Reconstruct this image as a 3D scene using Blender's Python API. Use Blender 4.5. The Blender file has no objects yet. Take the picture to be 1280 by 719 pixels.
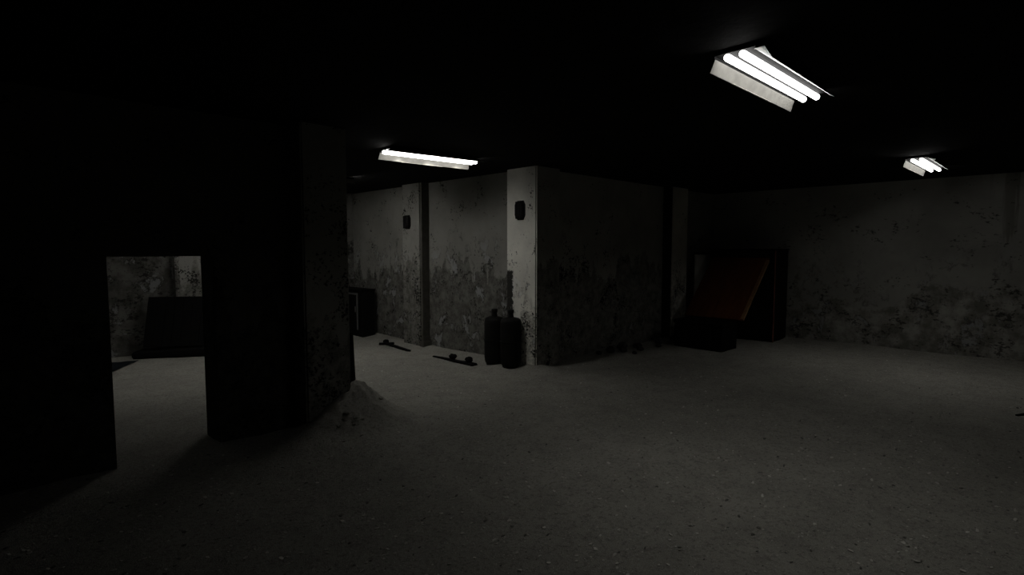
import bpy, bmesh, math, random
from mathutils import Vector, Matrix, noise as mnoise
random.seed(7)
E = 1.8                                   # eye height, metres; plan measured in eye heights
scene = bpy.context.scene
C = scene.collection
PI = math.pi

# ------------------------------------------------------------------ helpers
def link(name, me, parent=None):
    o = bpy.data.objects.new(name, me)
    C.objects.link(o)
    if parent is not None:
        o.parent = parent
    return o

def obj(name, bm, mats, parent=None, smooth=False):
    bmesh.ops.recalc_face_normals(bm, faces=bm.faces[:])
    me = bpy.data.meshes.new(name)
    bm.to_mesh(me); bm.free()
    for m in (mats if isinstance(mats, (list, tuple)) else [mats]):
        me.materials.append(m)
    if smooth:
        for p in me.polygons: p.use_smooth = True
    return link(name, me, parent)

def tag(o, label=None, cat=None, group=None, kind=None):
    if label: o['label'] = label
    if cat: o['category'] = cat
    if group: o['group'] = group
    if kind: o['kind'] = kind
    return o

def thing(name, label, cat, loc=(0, 0, 0), rot=(0, 0, 0), group=None):
    o = bpy.data.objects.new(name, None); C.objects.link(o)
    o.location = loc; o.rotation_euler = rot
    o.empty_display_size = 0.1
    return tag(o, label, cat, group)

def struct(name, bm, mats, label, cat='wall'):
    return tag(obj(name, bm, mats), label, cat, None, 'structure')

def box(bm, x0, x1, y0, y1, z0, z1, bevel=0.0, seg=1, rot=None, mi=0):
    r = bmesh.ops.create_cube(bm, size=1.0)
    vs = r['verts']
    for v in vs:
        v.co = Vector(((x0+x1)/2 + v.co.x*(x1-x0), (y0+y1)/2 + v.co.y*(y1-y0), (z0+z1)/2 + v.co.z*(z1-z0)))
    fs = set(f for v in vs for f in v.link_faces)
    for f in fs: f.material_index = mi
    if bevel > 0:
        es = list(set(e for v in vs for e in v.link_edges))
        rr = bmesh.ops.bevel(bm, geom=es, offset=bevel, segments=seg, affect='EDGES', profile=0.6)
        vs = list(set(vs_ for f in rr['faces'] for vs_ in f.verts) | set(v for v in vs if v.is_valid))
    if rot is not None:
        bmesh.ops.transform(bm, matrix=rot, verts=[v for v in vs if v.is_valid])
    return vs

def lathe(bm, prof, n=28, center=(0, 0, 0), axis='z'):
    rings = []
    for r, z in prof:
        ring = []
        for i in range(n):
            a = 2*PI*i/n
            if axis == 'z': p = (center[0]+r*math.cos(a), center[1]+r*math.sin(a), center[2]+z)
            else:           p = (center[0]+z, center[1]+r*math.cos(a), center[2]+r*math.sin(a))
            ring.append(bm.verts.new(p))
        rings.append(ring)
    for a, b in zip(rings[:-1], rings[1:]):
        for i in range(n):
            bm.faces.new((a[i], a[(i+1) % n], b[(i+1) % n], b[i]))
    bm.faces.new(rings[0]); bm.faces.new(rings[-1])
    return rings

def extrude_poly(bm, pts, d):
    """pts: list of 3D points (planar), d: Vector offset -> closed prism"""
    a = [bm.verts.new(p) for p in pts]
    b = [bm.verts.new(Vector(p)+d) for p in pts]
    bm.faces.new(a); bm.faces.new(b[::-1])
    n = len(pts)
    for i in range(n):
        bm.faces.new((a[i], b[i], b[(i+1) % n], a[(i+1) % n]))

def cut(bm, n=2):
    bmesh.ops.subdivide_edges(bm, edges=bm.edges[:], cuts=n, use_grid_fill=True)

def rough(bm, amp, sc, seed=0):
    for v in bm.verts:
        v.co += mnoise.noise_vector(v.co*sc + Vector((seed*7.3, seed*3.1, seed*1.7)))*amp

# ------------------------------------------------------------------ materials
class NT:
    def __init__(s, name):
        s.m = bpy.data.materials.new(name); s.m.use_nodes = True
        s.t = s.m.node_tree; s.t.nodes.clear()
        s.out = s.t.nodes.new('ShaderNodeOutputMaterial')
        s.b = s.t.nodes.new('ShaderNodeBsdfPrincipled')
        s.t.links.new(s.b.outputs[0], s.out.inputs[0])
        s.co = s.t.nodes.new('ShaderNodeTexCoord').outputs['Object']
    def L(s, a, b): s.t.links.new(a, b)
    def put(s, sock, v):
        if isinstance(v, bpy.types.NodeSocket): s.L(v, sock)
        else: sock.default_value = v
    def scale(s, v, co=None):
        n = s.t.nodes.new('ShaderNodeMapping'); n.inputs['Scale'].default_value = v
        s.L(co or s.co, n.inputs[0]); return n.outputs[0]
    def noise(s, co, sc, det=6, rough=.6, dist=0, off=None):
        if off:
            mp = s.t.nodes.new('ShaderNodeMapping'); mp.inputs['Location'].default_value = off
            s.L(co, mp.inputs[0]); co = mp.outputs[0]
        n = s.t.nodes.new('ShaderNodeTexNoise'); s.L(co, n.inputs['Vector'])
        n.inputs['Scale'].default_value = sc; n.inputs['Detail'].default_value = det
        n.inputs['Roughness'].default_value = rough; n.inputs['Distortion'].default_value = dist
        return n.outputs['Fac']
    def voro(s, co, sc, feat='F1', out='Distance'):
        n = s.t.nodes.new('ShaderNodeTexVoronoi'); n.feature = feat; s.L(co, n.inputs['Vector'])
        n.inputs['Scale'].default_value = sc; return n.outputs[out]
    def math(s, op, a, b=0.0, c=0.0, clamp=False):
        n = s.t.nodes.new('ShaderNodeMath'); n.operation = op; n.use_clamp = clamp
        s.put(n.inputs[0], a); s.put(n.inputs[1], b); s.put(n.inputs[2], c); return n.outputs[0]
    def ramp(s, v, lo, hi):
        n = s.t.nodes.new('ShaderNodeMapRange'); n.clamp = True; n.interpolation_type = 'SMOOTHSTEP'
        s.L(v, n.inputs[0]); n.inputs[1].default_value = lo; n.inputs[2].default_value = hi
        n.inputs[3].default_value = 0; n.inputs[4].default_value = 1
        return n.outputs[0]
    def mix(s, f, a, b):
        n = s.t.nodes.new('ShaderNodeMix'); n.data_type = 'RGBA'
        s.put(n.inputs[0], f)
        for k, v in ((6, a), (7, b)):
            if isinstance(v, bpy.types.NodeSocket): s.L(v, n.inputs[k])
            else: n.inputs[k].default_value = (*v, 1) if len(v) == 3 else v
        return n.outputs[2]
    def sep(s, co=None):
        n = s.t.nodes.new('ShaderNodeSeparateXYZ'); s.L(co or s.co, n.inputs[0]); return n.outputs
    def bump(s, h, strength, dist):
        n = s.t.nodes.new('ShaderNodeBump'); n.inputs['Strength'].default_value = strength
        n.inputs['Distance'].default_value = dist; s.L(h, n.inputs['Height']); s.L(n.outputs[0], s.b.inputs['Normal'])
    def fin(s, col, rough=.9, spec=.2, metal=0):
        s.put(s.b.inputs['Base Color'], (*col, 1) if isinstance(col, tuple) else col)
        s.put(s.b.inputs['Roughness'], rough); s.b.inputs['Specular IOR Level'].default_value = spec
        s.b.inputs['Metallic'].default_value = metal
        return s.m

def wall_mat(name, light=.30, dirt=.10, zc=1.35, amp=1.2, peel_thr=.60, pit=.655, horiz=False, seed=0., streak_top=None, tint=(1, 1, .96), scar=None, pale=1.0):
    n = NT(name)
    st = n.scale((1, 1, .15) if not horiz else (.5, .5, .6))
    x, y, z = n.sep()
    big = n.noise(n.co, .7, 4, .55, off=(seed, 3, 0))
    streak = n.noise(st, 5.0 if not horiz else 2.4, 2, .45, .2, off=(seed, 0, 0))
    fine = n.noise(n.co, 14, 6, .7, off=(seed, 1, 5))
    h = n.math('MULTIPLY_ADD', z, -1.0/.55, zc/.55)
    h = n.math('ADD', h, n.math('MULTIPLY_ADD', streak, amp*2, -amp))
    h = n.math('ADD', h, n.math('MULTIPLY_ADD', big, 1.6, -.8))
    h = n.math('ADD', h, n.math('MULTIPLY_ADD', fine, 1.1, -.55))
    dm = n.ramp(h, -.06, .16)
    # plaster colour, softly clouded
    cl = n.ramp(n.noise(n.co, 1.6, 6, .6, off=(seed, 9, 0)), .25, .75)
    c1 = tuple(light*t*.82 for t in tint); c2 = tuple(light*t*1.12 for t in tint)
    col = n.mix(cl, c1, c2)
    d1 = tuple(dirt*t for t in (1.0, .97, .82)); d2 = tuple(dirt*2.7*t for t in (1.0, .98, .88))
    dcol = n.mix(n.ramp(n.noise(n.co, 4.0 if horiz else 7.0, 9, .62 if horiz else .75, off=(seed, 4, 4)), .36, .66), d1, d2)
    col = n.mix(n.math('MULTIPLY', dm, .88), col, dcol)
    # peeled pale patches inside the dirty zone
    pn = n.noise(n.scale((1, 1, .75)), 3.2, 9, .68, .4, off=(seed*2, 2, 7))
    pm = n.ramp(pn, peel_thr, peel_thr+.05)
    pm = n.math('MULTIPLY', pm, n.ramp(h, -1.8, .6))
    pc = tuple(light*pale*t for t in (.98, 1.0, 1.0))
    col = n.mix(n.math('MULTIPLY', pm, .75), col, pc)
    # dark broken edges around the peeled patches
    em = n.math('MULTIPLY', n.ramp(pn, peel_thr-.045, peel_thr), n.math('SUBTRACT', 1.0, n.ramp(pn, peel_thr, peel_thr+.02)))
    em = n.math('MULTIPLY', em, n.ramp(h, -1.8, .6))
    em = n.math('MULTIPLY', em, n.ramp(fine, .42, .6))
    # pits and flaked specks
    pt = n.noise(n.scale((.55, .55, 1)) if horiz else n.co, 22 if horiz else 30, 5, .72, off=(seed, 8, 2))
    reg = n.noise(n.co, 2.6, 4, .6, .5, off=(seed, 6, 1))
    thr = n.math('ADD', pt, n.math('MULTIPLY_ADD', reg, .8, -.4))
    thr = n.math('ADD', thr, n.math('MULTIPLY', dm, .05))
    pits = n.ramp(thr, pit, pit+.045)
    dark = n.math('MAXIMUM', pits, n.math('MULTIPLY', em, .9))
    if streak_top is not None:                       # dark water streaks running down from the ceiling
        sx0, sx1, axis = streak_top
        a = x if axis == 'x' else y
        reg2 = n.math('MULTIPLY', n.ramp(a, sx0-.4, sx0+.4), n.math('SUBTRACT', 1.0, n.ramp(a, sx1-.4, sx1+.4)))
        s2 = n.noise(n.scale((1, 1, .07)), 5.5, 5, .6, off=(seed, 2, 2))
        lim = n.ramp(n.math('ADD', z, n.math('MULTIPLY_ADD', s2, 1.6, -.8)), 1.95, 2.15)
        sm = n.math('MULTIPLY', n.math('MULTIPLY', n.ramp(s2, .45, .56), lim), reg2)
        col = n.mix(n.math('MULTIPLY', sm, .8), col, d1)
    if scar is not None:                             # crumbled black scar with a ragged outline
        ya, yb, za, zb = scar
        wob = n.math('MULTIPLY_ADD', n.noise(n.co, 16, 5, .7), .16, -.08)
        yy = n.math('ADD', y, wob); zz = n.math('ADD', z, wob)
        m = n.math('MULTIPLY', n.ramp(yy, ya-.01, ya+.01), n.math('SUBTRACT', 1.0, n.ramp(yy, yb-.01, yb+.01)))
        m = n.math('MULTIPLY', m, n.math('MULTIPLY', n.ramp(zz, za-.02, za+.02), n.math('SUBTRACT', 1.0, n.ramp(zz, zb-.02, zb+.02))))
        m = n.math('MULTIPLY', m, n.ramp(n.noise(n.co, 30, 4, .6, off=(3, 3, 3)), .22, .34))
        dark = n.math('MAXIMUM', dark, m)
    col = n.mix(n.math('MULTIPLY', dark, .75 if horiz else .96), col, (.014, .0135, .012))
    hh = n.math('ADD', n.math('MULTIPLY', pm, -.5), n.math('MULTIPLY_ADD', fine, .35, n.math('MULTIPLY', dark, -.9)))
    n.bump(hh, .55, .02)
    return n.fin(col, .93, .12)

def simple(name, c1, c2, sc=6, rough=.8, spec=.25, metal=0, stretch=(1, 1, 1), bump=.3, bdist=.006, speck=None):
    n = NT(name)
    co = n.scale(stretch)
    f = n.noise(co, sc, 7, .65)
    col = n.mix(n.ramp(f, .3, .7), c1, c2)
    if speck:
        col = n.mix(n.ramp(n.noise(n.co, sc*6, 4, .7), .62, .68), col, speck)
    n.bump(n.noise(co, sc*3, 6, .7), bump, bdist)
    return n.fin(col, rough, spec, metal)

def floor_mat():
    n = NT('dusty_concrete_floor')
    big = n.noise(n.co, .55, 6, .6)
    mid = n.noise(n.co, 4, 8, .7)
    fine = n.noise(n.co, 34, 6, .75)
    gr = n.noise(n.co, 130, 3, .7)
    W = lambda a: (a, a*.975, a*.855)
    col = n.mix(n.ramp(big, .3, .7), W(.35), W(.45))
    col = n.mix(n.math('MULTIPLY', n.ramp(mid, .42, .66), .40), col, W(.24))
    col = n.mix(n.math('MULTIPLY', n.ramp(fine, .50, .62), .6), col, W(.14))
    col = n.mix(n.math('MULTIPLY', n.ramp(gr, .56, .66), .65), col, W(.66))
    v = n.voro(n.scale((1, 1, 1)), 19)
    col = n.mix(n.math('MULTIPLY', n.math('SUBTRACT', 1, n.ramp(v, .04, .10)), .5), col, W(.60))
    h = n.math('ADD', n.math('MULTIPLY', fine, .8), n.math('MULTIPLY_ADD', mid, 1.0, n.math('MULTIPLY', gr, .5)))
    n.bump(h, .75, .026)
    return n.fin(col, .95, .1)

def glow(name, col, strength):
    m = bpy.data.materials.new(name); m.use_nodes = True
    t = m.node_tree; t.nodes.clear()
    o = t.nodes.new('ShaderNodeOutputMaterial'); e = t.nodes.new('ShaderNodeEmission')
    e.inputs[0].default_value = (*col, 1); e.inputs[1].default_value = strength
    t.links.new(e.outputs[0], o.inputs[0]); return m

M = {}
M['floor'] = floor_mat()
TW = (1, .985, .89)
M['wall_b'] = wall_mat('flaking_plaster_side', light=.27, dirt=.07, zc=1.42, seed=1.3, peel_thr=.575, pale=1.3, tint=TW)
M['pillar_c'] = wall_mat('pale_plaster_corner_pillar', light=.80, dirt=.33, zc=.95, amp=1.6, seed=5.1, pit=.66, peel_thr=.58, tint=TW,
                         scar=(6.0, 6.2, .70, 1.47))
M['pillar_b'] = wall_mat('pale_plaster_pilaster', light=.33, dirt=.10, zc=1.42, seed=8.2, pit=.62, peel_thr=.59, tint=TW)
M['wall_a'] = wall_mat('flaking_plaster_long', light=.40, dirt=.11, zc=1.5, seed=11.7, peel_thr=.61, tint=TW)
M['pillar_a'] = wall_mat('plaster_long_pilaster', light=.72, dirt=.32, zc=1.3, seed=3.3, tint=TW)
M['wall_r'] = wall_mat('broken_plaster_far', light=.34, dirt=.15, zc=1.0, amp=1.8, seed=21.5, horiz=True, peel_thr=.57, pit=.655, tint=TW,
                       streak_top=(-2.6, .95, 'y'))
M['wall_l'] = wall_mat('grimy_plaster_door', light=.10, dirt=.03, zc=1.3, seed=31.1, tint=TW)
M['pillar_l'] = wall_mat('plaster_left_pillar', light=.30, dirt=.105, zc=1.0, seed=37.4, pit=.61, tint=TW)
M['wall_back'] = wall_mat('peeling_plaster_annex', light=.20, dirt=.06, zc=1.9, amp=1.8, seed=44.2, horiz=True, peel_thr=.55, pit=.615, pale=1.4, tint=TW)
M['ceiling'] = simple('sooty_concrete', (.006, .0058, .0055), (.010, .0098, .009), sc=2.2, rough=.95, spec=.08, bdist=.02)  # near-black base colour stands in for the ceiling's lack of light
M['tube'] = {}
M['trim'] = simple('dull_brown_steel', (.075, .071, .060), (.11, .105, .09), sc=8, rough=.8)  # dark colour of the shade strip on the side pilaster
M['tray'] = simple('sooty_metal_tray', (.006, .006, .006), (.010, .010, .010), sc=9, rough=.8, spec=.08)
M['wing'] = simple('grey_metal_reflector', (.19, .184, .168), (.24, .233, .212), sc=12, rough=.75, spec=.1, bump=.1)
M['hem'] = simple('worn_bright_hem', (.5, .48, .42), (.6, .57, .5), sc=8, rough=.5, spec=.3, bump=.05)
M['lip'] = simple('polished_white_edge', (.93, .93, .92), (.96, .96, .95), sc=8, rough=.45, spec=.3, metal=0, bump=.0)
M['holder'] = simple('lampholder_plastic', (.35, .35, .33), (.45, .45, .43), sc=20, rough=.6)
M['black_metal'] = simple('black_painted_metal', (.006, .006, .006), (.011, .0105, .010), sc=7, rough=.65, spec=.2, speck=(.035, .025, .018))
M['tank'] = simple('blackened_steel', (.006, .0058, .0055), (.011, .010, .009), sc=6, rough=.7, spec=.15, speck=(.03, .026, .022))
M['dark_wood'] = simple('dark_stained_wood', (.005, .004, .0035), (.009, .007, .0055), sc=3.0, stretch=(6, 6, .6), rough=.6, spec=.2)
M['black_wood'] = simple('blackened_wood', (.0035, .0035, .0035), (.007, .0065, .006), sc=3.0, stretch=(6, 6, .6), rough=.8, spec=.12)
M['red_wood'] = simple('red_brown_veneer', (.110, .032, .011), (.170, .055, .019), sc=2.6, stretch=(.7, 5, 5), rough=.75, spec=.08)
M['edge_wood'] = simple('worn_raw_wood_edge', (.22, .125, .062), (.32, .18, .09), sc=9, stretch=(2, 2, 2), rough=.85)
M['red_trim'] = simple('dark_red_trim', (.14, .05, .034), (.18, .065, .045), sc=8, rough=.7)
M['pale_panel'] = simple('pale_grey_board', (.72, .71, .66), (.82, .81, .76), sc=5, rough=.9)
M['grey_trim'] = simple('dull_grey_metal', (.09, .09, .088), (.13, .13, .125), sc=10, rough=.55, spec=.4)
M['blue_tarp'] = simple('dark_blue_tarp', (.018, .024, .030), (.030, .038, .046), sc=5, rough=.7, spec=.25)
M['rubble'] = simple('rubble_concrete', (.05, .049, .046), (.10, .098, .092), sc=14, rough=.95, spec=.1, bdist=.015)
M['flake_pale'] = simple('pale_paint_flake', (.58, .565, .51), (.70, .685, .62), sc=20, rough=.9)
M['flake_dark'] = simple('dark_debris', (.12, .117, .104), (.20, .195, .175), sc=20, rough=.95)

# ------------------------------------------------------------------ floor with drifts of dust and rubble
MOUNDS = [  # x, y, height, radius
    (2.88, 5.28, .37, .52), (2.52, 5.08, .14, .44), (2.25, 5.15, .04, .45), (5.95, 5.45, .06, .45), (5.75, 6.0, .05, .6),
    (3.15, 5.05, .06, .5), (7.9, 5.55, .06, .7), (9.7, 5.4, .06, .5), (1.62, 5.35, .03, .5),
]
def fh(x, y):
    p = Vector((x, y, 0))
    h = .018*mnoise.noise(p*.9) + .007*mnoise.noise(p*3.1) + .003*mnoise.noise(p*9)
    h -= .012
    for mx, my, mh, mr in MOUNDS:
        d = math.hypot(x-mx, y-my)/mr
        if d < 1.5:
            k = mh*math.exp(-2.6*d*d)*(1 + .22*mnoise.noise(p*4.0) + .12*mnoise.noise(p*11) + .10*mnoise.noise(p*23)) - mh*.003
            h += max(k, 0)
    # dust banked along wall feet
    d = 9.
    if x > 5.9: d = min(d, abs(5.66-y))
    if y > 5.5: d = min(d, abs(6.06-x))
    d = min(d, abs(11.79-x))
    if d < .5: h += .035*(1-d/.5)**2
    return h

def build_floor():
    bm = bmesh.new()
    def axis(a, b, lo, hi, coarse, fine):
        out = [a]
        while out[-1] < b:
            out.append(out[-1] + (fine if lo <= out[-1] <= hi else coarse))
        return out
    xs = axis(-4.1, 12.0, 1.5, 3.9, .08, .025); ys = axis(-6.1, 11.6, 4.3, 5.8, .085, .025)
    grid = [[bm.verts.new((x, y, fh(x, y))) for x in xs] for y in ys]
    for j in range(len(ys)-1):
        for i in range(len(xs)-1):
            bm.faces.new((grid[j][i], grid[j][i+1], grid[j+1][i+1], grid[j+1][i]))
    return struct('floor', bm, M['floor'], 'dusty grey concrete floor strewn with paint flakes and grit', 'floor')
fl = build_floor()
for p in fl.data.polygons: p.use_smooth = True

# ------------------------------------------------------------------ room shell
H = 2.997
def wall(name, boxes, mat, label, cat='wall', bev=.012):
    bm = bmesh.new()
    for b in boxes: box(bm, *b)
    o = struct(name, bm, mat, label, cat)
    return o
def pillar(name, b, mat, label):
    bm = bmesh.new(); box(bm, *b)
    bmesh.ops.bevel(bm, geom=[e for e in bm.edges if abs(e.verts[0].co.z-e.verts[1].co.z) > 1], offset=.018, segments=2, affect='EDGES')
    return struct(name, bm, mat, label, 'pillar')
XB, YA, XF, YR = 6.084, 5.688, 11.81, 11.16
wall('wall_side', [(XB, XB+.3, YA, YR+.3, -.15, H+.1)], M['wall_b'], 'lit grey side wall of the rear room, dark damp lower half')
wall('wall_middle', [(XB+.001, XF+.3, YA, YA+.299, -.15, H+.1)], M['wall_a'], 'dim stained wall running right from the corner pillar')
wall('wall_right', [(XF, XF+.3, -6.3, YA+.2, -.15, H+.1)], M['wall_r'], 'far wall of the main room with broken peeling plaster')
DX0, DX1, DZ = .80, 1.59, 1.735
YL0, YL1 = 5.454, 5.85
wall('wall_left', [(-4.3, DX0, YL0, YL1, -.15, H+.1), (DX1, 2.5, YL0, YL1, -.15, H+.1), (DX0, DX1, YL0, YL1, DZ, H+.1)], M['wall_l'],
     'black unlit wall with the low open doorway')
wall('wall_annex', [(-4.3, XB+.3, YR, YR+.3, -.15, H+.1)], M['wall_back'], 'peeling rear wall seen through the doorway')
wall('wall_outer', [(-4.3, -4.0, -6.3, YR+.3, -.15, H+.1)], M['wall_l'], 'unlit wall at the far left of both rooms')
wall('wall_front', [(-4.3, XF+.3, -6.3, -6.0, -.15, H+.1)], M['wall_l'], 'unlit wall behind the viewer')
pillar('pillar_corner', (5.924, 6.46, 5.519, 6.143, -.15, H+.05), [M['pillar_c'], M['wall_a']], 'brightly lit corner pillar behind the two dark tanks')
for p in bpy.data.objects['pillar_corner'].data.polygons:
    if abs(p.normal.x) < .6: p.material_index = 1  # darker plaster on these faces paints in their shade beside the lit face
pillar('pillar_side', (5.924, 6.15, 8.42, 9.0, -.15, H+.05), M['pillar_b'], 'shallow pilaster on the lit side wall')
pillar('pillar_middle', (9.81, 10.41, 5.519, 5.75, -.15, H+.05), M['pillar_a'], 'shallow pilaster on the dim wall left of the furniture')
pillar('pillar_left', (2.30, 2.775, 5.19, 5.86, -.15, H+.05), M['pillar_l'], 'dark pillar between doorway wall and the rear room opening')
pillar('pillar_annex', (2.58, 3.2, 10.98, 11.3, -.15, H+.05), M['pillar_b'], 'pale pilaster on the rear wall beyond the doorway')
bm = bmesh.new(); box(bm, 5.932, 6.10, 8.365, 8.418, -.1, H); box(bm, 5.90, 6.10, 8.31, 8.425, -.1, .10)  # added strip keeps the pilaster's near side as dark as in shade
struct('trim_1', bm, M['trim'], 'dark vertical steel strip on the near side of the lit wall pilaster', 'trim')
bm = bmesh.new(); box(bm, 9.74, 9.808, 5.53, 5.70, -.1, H)  # added strip paints the shaded left side of this pilaster
struct('trim_2', bm, M['black_metal'], 'black vertical steel strip beside the pilaster on the dim wall', 'trim')
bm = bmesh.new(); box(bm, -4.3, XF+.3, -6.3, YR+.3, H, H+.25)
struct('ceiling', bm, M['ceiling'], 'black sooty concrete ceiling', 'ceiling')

# ------------------------------------------------------------------ fluorescent fittings
def make_lamp(loc, rz, label, watts, LN=1.28, spread=140, lean=(0, 0), glowing=8.5):
    t = thing('fluorescent_fitting', label, 'ceiling light', loc, (0, 0, rz), 'twin tube fittings hung from the ceiling')
    hl = LN/2
    # folded tray
    bm = bmesh.new()
    box(bm, -hl, hl, -.118, .140, .046, .052, .002)
    box(bm, -hl+.02, hl-.02, -.06, .06, .052, .064, .004)
    box(bm, -hl, hl, .131, .140, .016, .048, .002)
    box(bm, -hl, hl, -.118, -.112, .026, .048, .002)
    obj('tray', bm, M['tray'], t)
    # far wing hanging down, folded sheet with a bright worn hem
    bm = bmesh.new()
    extrude_poly(bm, [(-hl, .126, .026), (-hl-.012, .150, -.052), (-hl-.012, .156, -.052), (-hl, .132, .026)], Vector((LN, 0, 0)))
    for v in bm.verts:
        if v.co.x > 0 and v.co.z < -.01: v.co.x += .012
    wg = obj('reflector_wing', bm, M['wing'], t)
    bm = bmesh.new(); box(bm, -hl+.30, hl-.42, .143, .156, -.0555, -.052, .001)
    obj('hem', bm, M['hem'], wg)
    # near edge strip, with a splayed corner flap
    bm = bmesh.new()
    extrude_poly(bm, [(-hl, -.110, .030), (hl+.01, -.112, .030), (hl+.05, -.138, .018), (-hl+.15, -.154, .008)], Vector((0, 0, .004)))
    extrude_poly(bm, [(-hl, -.110, .030), (-hl+.15, -.154, .008), (-hl-.095, -.205, -.002), (-hl-.03, -.135, .020)], Vector((0, 0, .004)))
    o = obj('edge_strip', bm, M['lip'], t); o['label'] = 'bright white edge strip with a bent corner flap'
    mt = M['tube'].get(glowing)
    if mt is None:
        mt = M['tube'][glowing] = glow('lit_tube_%g' % glowing, (1.0, .99, .965), glowing)
    for y in (-.038, .054):
        bm = bmesh.new()
        r = .0215
        prof = [(.020, -hl+.002), (r, -hl+.012), (r, hl-.014), (.017, hl-.002)]
        lathe(bm, prof, 24, (0, y, .022), 'x')
        tb = obj('tube', bm, mt, t, True); tb['label'] = 'lit white fluorescent tube'
        for s in (-1, 1):
            bm = bmesh.new()
            box(bm, s*(hl-.05)-.006, s*(hl-.05)+.006, y-.010, y+.010, .036, .047, .002)
            obj('lamp_holder', bm, M['holder'], tb)
        # the light this tube throws downwards, in short lengths
        for k in range(3):
            ld = bpy.data.lights.new('tube_light', 'SPOT')
            ld.energy = watts/6; ld.spot_size = math.radians(spread); ld.spot_blend = 1.0
            ld.shadow_soft_size = .018; ld.color = (1.0, .985, .94)
            lo = bpy.data.objects.new('tube_light', ld); C.objects.link(lo); lo.parent = t
            lo.location = ((k-1)*LN*.33, y, -.022); lo.rotation_euler = (math.radians(lean[0]), -math.radians(lean[1]), 0)
    for s in (-1, 1):
        bm = bmesh.new()
        lathe(bm, [(.008, .063), (.008, H-loc[2]-.006), (.03, H-loc[2]-.005), (.03, H-loc[2])], 14, (s*.42, 0, 0))
        obj('hanger', bm, M['tray'], t)
    return t
ZL = 2.922
make_lamp((3.98, 1.47, ZL), 0, 'largest and nearest twin tube fluorescent fitting under the black ceiling', 20.5, 1.35, spread=122, lean=(-4, 4))
make_lamp((4.24, 5.73, ZL), math.radians(-4), 'twin tube fluorescent fitting seen nearly edge on near the lit pillar', 18.5, 1.32, lean=(23, 17), spread=138)
make_lamp((9.48, 1.49, ZL), 0, 'small distant twin tube fluorescent fitting before the far wall', 22, 1.36, spread=120)
make_lamp((3.945, 8.55, ZL), PI, 'twin tube fluorescent fitting in the rear room, all but hidden behind the left pillar', 15, 1.35, spread=164, lean=(-8, -24), glowing=24.0)
make_lamp((1.45, 9.0, ZL), PI, 'twin tube fluorescent fitting of the rear room, out of sight above the low doorway', 21, 1.35, spread=98, lean=(-4, 0), glowing=6.0)

# ------------------------------------------------------------------ tanks beside the corner pillar
def make_tank(x, y, r, zs, label, rz):
    z0 = fh(x, y)-.03
    t = thing('gas_tank', label, 'tank', (x, y, z0), (0, 0, rz), 'pair of dark tanks')
    bm = bmesh.new()
    prof = [(.05, .0), (r*.55, .008), (r*.80, .030), (r*.94, .075), (r, .14), (r, zs-.095), (r*.985, zs-.06), (r*.92, zs-.028), (r*.80, zs-.010), (r*.55, zs), (.055, zs+.008)]
    lathe(bm, prof, 40)
    obj('body', bm, M['tank'], t, True)
    bm = bmesh.new(); lathe(bm, [(r*.80, .0), (r*.80, .05), (r*.76, .05), (r*.76, .0)], 32)
    obj('foot_ring', bm, M['tank'], t, True)
    bm = bmesh.new(); lathe(bm, [(r+.004, zs*.52), (r+.006, zs*.525), (r+.006, zs*.54), (r+.004, zs*.545)], 40)
    obj('weld_band', bm, M['tank'], t, True)
    bm = bmesh.new()
    lathe(bm, [(.046, zs), (.044, zs+.02), (.038, zs+.06), (.046, zs+.072), (.049, zs+.105), (.043, zs+.122), (.012, zs+.126)], 22)
    obj('valve_cap', bm, M['black_metal'], t, True)
    return t
make_tank(5.752, 5.872, .158, .76, 'dark rounded tank with a short neck, against the bright corner pillar', .3)
make_tank(5.752, 6.23, .158, .76, 'dark rounded tank with a short neck, standing left of its twin', 1.1)
# ------------------------------------------------------------------ oval fixtures on the pillars
def make_oval(x, y, z, w, h, d, label):
    t = thing('wall_fixture', label, 'wall fixture', (x, y, z), (0, 0, 0), 'dark oval fixtures on the pillars')
    def sect(k, sx):
        c = .36
        pts = [(-1, -1+c*1.3), (-1+c*1.1, -1), (1-c*.9, -1), (1, -1+c), (1, 1-c*.8), (1-c*.9, 1), (-1+c, 1), (-1, 1-c*1.2)]
        return [(-sx, a*w/2*k, b*h/2*k) for a, b in pts]
    def shell(name, levels, mat):
        bm = bmesh.new(); rings = [[bm.verts.new(p) for p in sect(k, sx)] for k, sx in levels]
        for a, b in zip(rings[:-1], rings[1:]):
            for i in range(8): bm.faces.new((a[i], a[(i+1) % 8], b[(i+1) % 8], b[i]))
        bm.faces.new(rings[0]); bm.faces.new(rings[-1])
        bmesh.ops.bevel(bm, geom=bm.edges[:], offset=.003, segments=1, affect='EDGES')
        return obj(name, bm, mat, t)
    shell('back_plate', [(1.0, -.01), (1.0, .016), (.95, .02)], M['black_metal'])
    shell('cover', [(.90, .018), (.90, d*.6), (.78, d*.9), (.55, d)], M['black_metal'])
    bm = bmesh.new()
    for a in (-.45, 0, .45):
        box(bm, -d-.006, -.016, a*w/2-.005, a*w/2+.005, -h*.44, h*.44, .002)
    obj('guard_bars', bm, M['black_metal'], t)
    return t
make_oval(5.924, 5.83, 2.37, .185, .285, .07, 'dark oval fixture high on the bright corner pillar')
make_oval(5.924, 8.80, 2.295, .19, .26, .07, 'dark oval fixture high on the shallow side pilaster')

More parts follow.
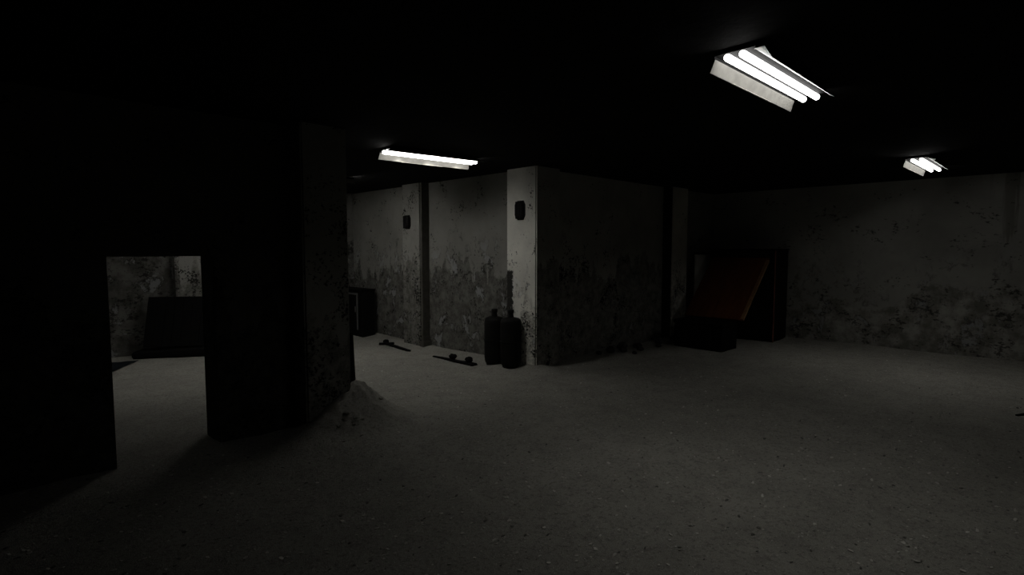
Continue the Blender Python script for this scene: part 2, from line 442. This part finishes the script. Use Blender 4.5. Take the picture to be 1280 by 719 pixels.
# ------------------------------------------------------------------ low cabinet at the end of the side wall
t = thing('low_cabinet', 'low black cabinet at the far end of the lit side wall', 'cabinet', (5.88, 10.60, 0))
def pbox(name, parent, mat, *b, bevel=.006):
    bm = bmesh.new(); box(bm, *b, bevel); return obj(name, bm, mat, parent)
zf = fh(5.88, 10.6)-.02
pbox('carcass', t, M['black_wood'], -.20, .09, -.49, .5, zf, .94)
pbox('cabinet_top', t, M['black_wood'], -.225, .095, -.51, .52, .94, .97)
d_ = pbox('door', t, M['black_wood'], -.222, -.20, -.36, .46, .12, .90)
bm = bmesh.new()
for b in ((-.236, -.222, -.36, -.315, .14, .89), (-.236, -.222, -.315, .46, .855, .89), (-.236, -.222, .42, .46, .14, .855)):
    box(bm, *b, .003)
f_ = obj('door_frame', bm, M['grey_trim'], d_); f_['label'] = 'dull grey metal door edging'
pbox('handle', d_, M['grey_trim'], -.252, -.236, -.29, -.275, .5, .62, bevel=.003)
pbox('plinth', t, M['black_wood'], -.18, .08, -.46, .47, zf, .09)

# ------------------------------------------------------------------ plank by the left pillar
t = thing('leaning_board', 'short dark board leaning against the left pillar behind the dust heap', 'board', (2.875, 5.42, fh(2.875, 5.42)-.03), (math.radians(2), math.radians(-3.5), .05))
bm = bmesh.new(); box(bm, -.062, .062, -.018, .018, 0, .62, .004); cut(bm, 3); rough(bm, .006, 6, 3)
obj('plank', bm, M['black_wood'], t)
bm = bmesh.new(); box(bm, .036, .062, -.034, -.018, 0.02, .60, .003)
obj('batten', bm, M['dark_wood'], t)

# ------------------------------------------------------------------ broken wood at the foot of the side wall
def stick(name, p, q, w, h, mat, label, cat, lift=0., seed=1, taper=.7, group=None):
    p = Vector((p[0]*E, p[1]*E, 0)); q = Vector((q[0]*E, q[1]*E, 0))
    mid = (p+q)/2; L = (q-p).length; ang = math.atan2(q.y-p.y, q.x-p.x)
    bm = bmesh.new(); box(bm, -L/2, L/2, -w/2, w/2, 0, h, .004)
    bmesh.ops.subdivide_edges(bm, edges=[e for e in bm.edges if abs(e.verts[0].co.x-e.verts[1].co.x) > L*.5], cuts=10)
    for v in bm.verts:
        k = 1-(1-taper)*(v.co.x/L+.5)
        v.co.y *= k; v.co.z *= (.6+.4*k)
        if abs(v.co.x) > L*.48: v.co.x *= 1+.10*mnoise.noise(Vector((seed, v.co.y*60, v.co.z*60)))
    rough(bm, .006, 5, seed)
    o = obj(name, bm, mat)
    zz = min(fh(p.x, p.y), fh(q.x, q.y), fh(mid.x, mid.y))
    o.location = (mid.x, mid.y, max(fh(p.x, p.y), fh(q.x, q.y), fh(mid.x, mid.y))-.012+lift)
    o.rotation_euler = (0, 0, ang)
    return tag(o, label, cat, group)
def chunk(name, x, y, s, mat, label, cat, seed, group=None, lift=None, sq=(1, 1, .7)):
    bm = bmesh.new(); bmesh.ops.create_icosphere(bm, subdivisions=3, radius=1)
    for v in bm.verts:
        n = v.co.normalized()
        k = 1 + .35*mnoise.noise(n*1.4+Vector((seed*5.1, 0, 0))) + .16*mnoise.noise(n*4+Vector((0, seed, 0)))
        k = min(k, 1.08)
        v.co = Vector((n.x*sq[0], n.y*sq[1], n.z*sq[2]))*k*s
    o = obj(name, bm, mat)
    zb = fh(x, y) if lift is None else lift
    o.location = (x, y, zb + s*sq[2]*.72); o.rotation_euler = (0, 0, seed*1.3)
    return tag(o, label, cat, group)
stick('broken_batten', (3.10, 5.02), (3.045, 4.53), .075, .05, M['black_wood'], 'dark batten lying at the foot of the side pilaster', 'wood', seed=2)
stick('wood_offcut', (2.95, 4.93), (3.085, 4.86), .06, .045, M['black_wood'], 'short dark offcut crossing the end of the batten', 'wood', lift=.056, seed=4)
chunk('charred_lump', 3.15*E, 5.12*E, .055, M['black_wood'], 'charred lump at the end of the dark batten', 'debris', 9, sq=(1, .8, .8))
stick('broken_plank', (3.07, 3.575), (3.055, 4.15), .12, .045, M['black_wood'], 'dark splintered plank on the floor left of the tanks', 'wood', seed=6, taper=.35)
zt = fh(3.06*E, 3.85*E)+.052
chunk('charred_lump', 3.065*E, 3.87*E, .062, M['black_wood'], 'larger charred lump on the middle of the splintered plank', 'debris', 12, lift=zt, sq=(.9, 1.25, .7))
chunk('charred_lump', 3.07*E, 3.655*E, .055, M['black_wood'], 'smaller charred lump on the near end of the splintered plank', 'debris', 15, lift=zt, sq=(.9, 1.15, .85))
stick('wood_splinter', (4.53, .155), (4.455, .20), .04, .03, M['black_wood'], 'dark splinter of wood on the open floor near the far right', 'wood', seed=8)

# ------------------------------------------------------------------ furniture heap in the right corner
t = thing('wardrobe', 'dark wardrobe standing in the far corner behind the red board', 'wardrobe', (6.31*E, 2.59*E, 0))
wx0, wx1, wy0, wy1 = -.19*E, .19*E, -.356*E, .356*E
zf = fh(6.31*E, 2.59*E)-.03
pbox('carcass', t, M['dark_wood'], wx0, wx1, wy0, wy1, zf+.06, 1.77, bevel=.008)
pbox('top_board', t, M['black_wood'], wx0-.03, wx1, wy0-.02, wy1+.02, 1.77, 1.80, bevel=.008)
pbox('plinth', t, M['black_wood'], wx0+.02, wx1-.01, wy0+.02, wy1-.02, zf-.02, zf+.07)
for s in (0, 1):
    ya = wy0+.012 if s == 0 else .004; yb = -.004 if s == 0 else wy1-.012
    d_ = pbox('door', t, M['dark_wood'], wx0-.02, wx0, ya, yb, zf+.09, 1.75, bevel=.004)
    bm = bmesh.new()
    for z0, z1 in ((.2, .85), (.95, 1.65)):
        box(bm, wx0-.028, wx0-.018, ya+.09, yb-.09, z0, z1, .006)
    obj('door_panel', bm, M['dark_wood'], d_)
    yk = yb-.05 if s == 0 else ya+.05
    bm = bmesh.new(); lathe(bm, [(.008, wx0-.018), (.008, wx0-.035), (.016, wx0-.045), (.012, wx0-.055)], 14, (0, yk, .95), 'x')
    obj('knob', bm, M['grey_trim'], d_)
o = pbox('corner_trim', t, M['red_trim'], wx0-.032, wx0+.012, wy0-.014, wy0+.0, zf+.02, 1.765, bevel=.003); o['label'] = 'dark red corner strip'

t = thing('storage_chest', 'black storage chest in front of the red board', 'chest', (5.35*E, 2.62*E, 0))
zf = fh(5.35*E, 2.62*E)-.02
cx, cy = .17*E, .258*E
pbox('chest_body', t, M['black_wood'], -cx, cx, -cy, cy, zf, .42, bevel=.02)
bm = bmesh.new(); box(bm, -cx-.012, cx+.012, -cy-.012, cy+.012, .425, .50, .03, 3)
obj('chest_lid', bm, M['black_wood'], t)
for s in (-1, 1):
    pbox('strap', t, M['black_metal'], -cx-.008, -cx+.004, s*.25-.02, s*.25+.02, zf+.02, .42, bevel=.003)
pbox('latch', t, M['black_metal'], -cx-.02, -cx-.002, -.03, .03, .36, .44, bevel=.004)

# red board resting on the chest and the wardrobe front
p0 = Vector((5.44*E, 2.585*E, .512)); p1 = Vector((6.075*E, 2.585*E, .89*E+.0))
dv = p1-p0; L = dv.length; tilt = math.atan2(dv.z, dv.x)
t = thing('red_board', 'red-brown board leaning from the black chest onto the dark wardrobe', 'board', p0, (0, -tilt, 0))
hw = .312*E
bm = bmesh.new(); box(bm, 0, L, -hw, hw, .0, .035, .004)
obj('board_panel', bm, M['red_wood'], t)
bm = bmesh.new(); box(bm, .01, L-.06, -hw-.014, -hw+.045, -.004, .041, .004); cut(bm, 2); rough(bm, .003, 9, 3)
o = obj('edge_band', bm, M['edge_wood'], t); o['label'] = 'paler worn wooden edge'
for xx in (.25, L-.35):
    bm = bmesh.new(); box(bm, xx, xx+.09, -hw+.06, hw-.06, -.03, 0, .004)
    obj('cross_batten', bm, M['dark_wood'], t)

t = thing('grey_panel', 'pale grey panel with dark top rail, standing left of the wardrobe', 'panel', (6.22*E, 3.05*E, fh(6.22*E, 3.05*E)-.02))
pbox('sheet', t, M['pale_panel'], -.28*E, .27*E, -.018, .018, 0, 1.70, bevel=.004)
pbox('top_rail', t, M['black_wood'], -.285*E, .275*E, -.03, .03, 1.70, 1.745, bevel=.005)
pbox('bottom_rail', t, M['black_wood'], -.28*E, .27*E, -.025, .025, 0, .08, bevel=.005)

# rubble at the foot of the long wall
for i, (x, y, s) in enumerate([(7.72, 5.46, .085), (7.95, 5.36, .06), (8.12, 5.50, .10), (8.45, 5.34, .055), (8.62, 5.50, .075),
                               (8.05, 5.2, .04), (9.0, 5.30, .05), (9.25, 5.44, .08), (9.42, 5.30, .05), (9.62, 5.38, .06), (7.5, 5.54, .05)]):
    chunk('rubble_chunk', x, y, s, M['rubble'], 'dark chunk of rubble at the foot of the dim stained wall', 'rubble', i+20, 'rubble along the dim stained wall', sq=(1.2, .9, .7))
for i, (x, y, s) in enumerate([(2.60, 4.97, .030), (2.66, 4.90, .022), (2.55, 4.93, .024), (2.72, 4.88, .018), (2.48, 4.90, .022), (3.06, 5.10, .024), (2.62, 4.86, .02)]):
    chunk('plaster_lump', x, y, s, M['floor'], 'grey lump of plaster in the dust heap by the left pillar', 'rubble', i+50, 'plaster lumps in the dust heap', sq=(1.2, .9, .6))

# ------------------------------------------------------------------ rear room seen through the doorway
A0 = Vector((1.02*E, 5.98*E, 0)); B0 = Vector((1.47*E, 5.68*E, 0))
u = (B0-A0).normalized(); ang = math.atan2(u.y, u.x)
t = thing('low_plinth', 'low black padded slab on the floor beyond the doorway', 'slab', (A0.x, A0.y, fh(A0.x, A0.y)-.02), (0, 0, ang))
LL = (B0-A0).length+.25
bm = bmesh.new(); box(bm, 0, LL, 0, .36, .03, .19, .045, 4)
for v in bm.verts:
    if v.co.x < .14 and v.co.z > .1: v.co.z -= .07*(1-v.co.x/.14)
obj('pad', bm, M['black_wood'], t, True)
pbox('base_board', t, M['black_wood'], .02, LL-.02, .02, .34, 0, .05)
pb = A0 + u*.155 + Vector((-u.y, u.x, 0))*.06
t = thing('slatted_board', 'dark slatted board leaning at the rear wall beyond the doorway', 'board', (pb.x, pb.y, fh(A0.x, A0.y)+.19), (-math.radians(20), 0, ang))
bw = .98
for k in range(7):
    xx = k*bw/7
    bm = bmesh.new(); box(bm, xx+.002, xx+bw/7-.002, 0, .025, 0, .86, .004)
    obj('slat', bm, M['black_wood'], t)
for zz in (.10, .45, .77):
    bm = bmesh.new(); box(bm, 0, bw, .025, .055, zz, zz+.08, .004)
    obj('crossbar', bm, M['black_wood'], t)
# tarp
bm = bmesh.new()
corner = [Vector((1.06*E, 5.86*E, 0)), Vector((.745*E, 5.36*E, 0)), Vector((.22*E, 5.52*E, 0)), Vector((.45*E, 6.02*E, 0))]
n = 22
g = []
for j in range(n+1):
    row = []
    for i in range(n+1):
        a = corner[0].lerp(corner[3], i/n); b = corner[1].lerp(corner[2], i/n)
        p = a.lerp(b, j/n)
        p.z = fh(p.x, p.y)+.012+.022*max(0, mnoise.noise(p*4.5))+.008*mnoise.noise(p*12)
        row.append(bm.verts.new(p))
    g.append(row)
for j in range(n):
    for i in range(n): bm.faces.new((g[j][i], g[j][i+1], g[j+1][i+1], g[j+1][i]))
bmesh.ops.solidify(bm, geom=bm.faces[:], thickness=.008)
tag(obj('tarp', bm, M['blue_tarp'], None, True), 'dark bluish tarp spread on the floor beyond the doorway', 'tarp')

# ------------------------------------------------------------------ flakes and grit: nobody could count them
def flakes(name, n, mats, smin, smax, label):
    bm = bmesh.new()
    k = 0
    while k < n:
        d = 1.4*(11/1.4)**random.random()**.8
        r = random.uniform(-.95, .95)
        x = (.7014+.7128*r)*d; y = (.7128-.7014*r)*d
        if x > 11.6 or x < -3.5 or y < -5: continue
        if 9.15 < x < 10.1 and 4.05 < y < 5.4: continue
        if 5.45 < x and y > 5.55: continue
        if 5.2 < x < 5.75 and 6.2 < y < 9.3: continue
        if 2.3 < x < 3.2 and 4.8 < y < 5.7: continue
        if y > 5.4 and not (2.9 < x < 5.9 and y < 11): continue
        s = smin*(smax/smin)**(random.random()**2.2)
        m = random.randint(5, 7); a0 = random.random()*6.28
        z = fh(x, y)
        th = s*random.uniform(.12, .3)
        tx, ty = random.uniform(-.35, .35), random.uniform(-.35, .35)
        asp = random.uniform(.5, 1)
        lo, hi = [], []
        for i in range(m):
            a = a0+6.283*i/m+random.uniform(-.3, .3); rr = s*random.uniform(.6, 1.1)
            px, py = rr*math.cos(a), rr*asp*math.sin(a)
            zz = z+.002+px*tx+py*ty+s*.15
            lo.append(bm.verts.new((x+px, y+py, zz-th*.5))); hi.append(bm.verts.new((x+px*.9, y+py*.9, zz+th*.5)))
        fs = [bm.faces.new(hi)] + [bm.faces.new((lo[i], lo[(i+1) % m], hi[(i+1) % m], hi[i])) for i in range(m)]
        mi = 0 if random.random() < .72 else 1
        for f in fs: f.material_index = mi
        k += 1
    return tag(obj(name, bm, mats), label, 'debris', None, 'stuff')
flakes('debris', 7500, [M['flake_pale'], M['flake_dark']], .004, .021, 'paint flakes and grit scattered over the dusty floor')

# ------------------------------------------------------------------ camera, world, view
cd = bpy.data.cameras.new('camera'); cam = bpy.data.objects.new('camera', cd); C.objects.link(cam)
F = 692.0
cd.sensor_width = 36; cd.sensor_fit = 'HORIZONTAL'; cd.lens = 36*F/1280
cd.clip_start = .05; cd.clip_end = 100
pitch = math.atan(48.5/F); yaw = math.atan(705/math.hypot(F, 48.5))
cam.location = (0, 0, E)
fwd = Vector((math.cos(yaw)*math.cos(pitch), math.sin(yaw)*math.cos(pitch), -math.sin(pitch)))
cam.rotation_euler = fwd.to_track_quat('-Z', 'Y').to_euler()
scene.camera = cam

w = bpy.data.worlds.new('world'); scene.world = w; w.use_nodes = True
w.node_tree.nodes['Background'].inputs[0].default_value = (0, 0, 0, 1)
w.node_tree.nodes['Background'].inputs[1].default_value = 0
scene.view_settings.view_transform = 'Standard'
scene.view_settings.look = 'None'
scene.view_settings.exposure = 0
scene.view_settings.gamma = 1
scene.view_settings.use_curve_mapping = False
scene.cycles.use_denoising = True
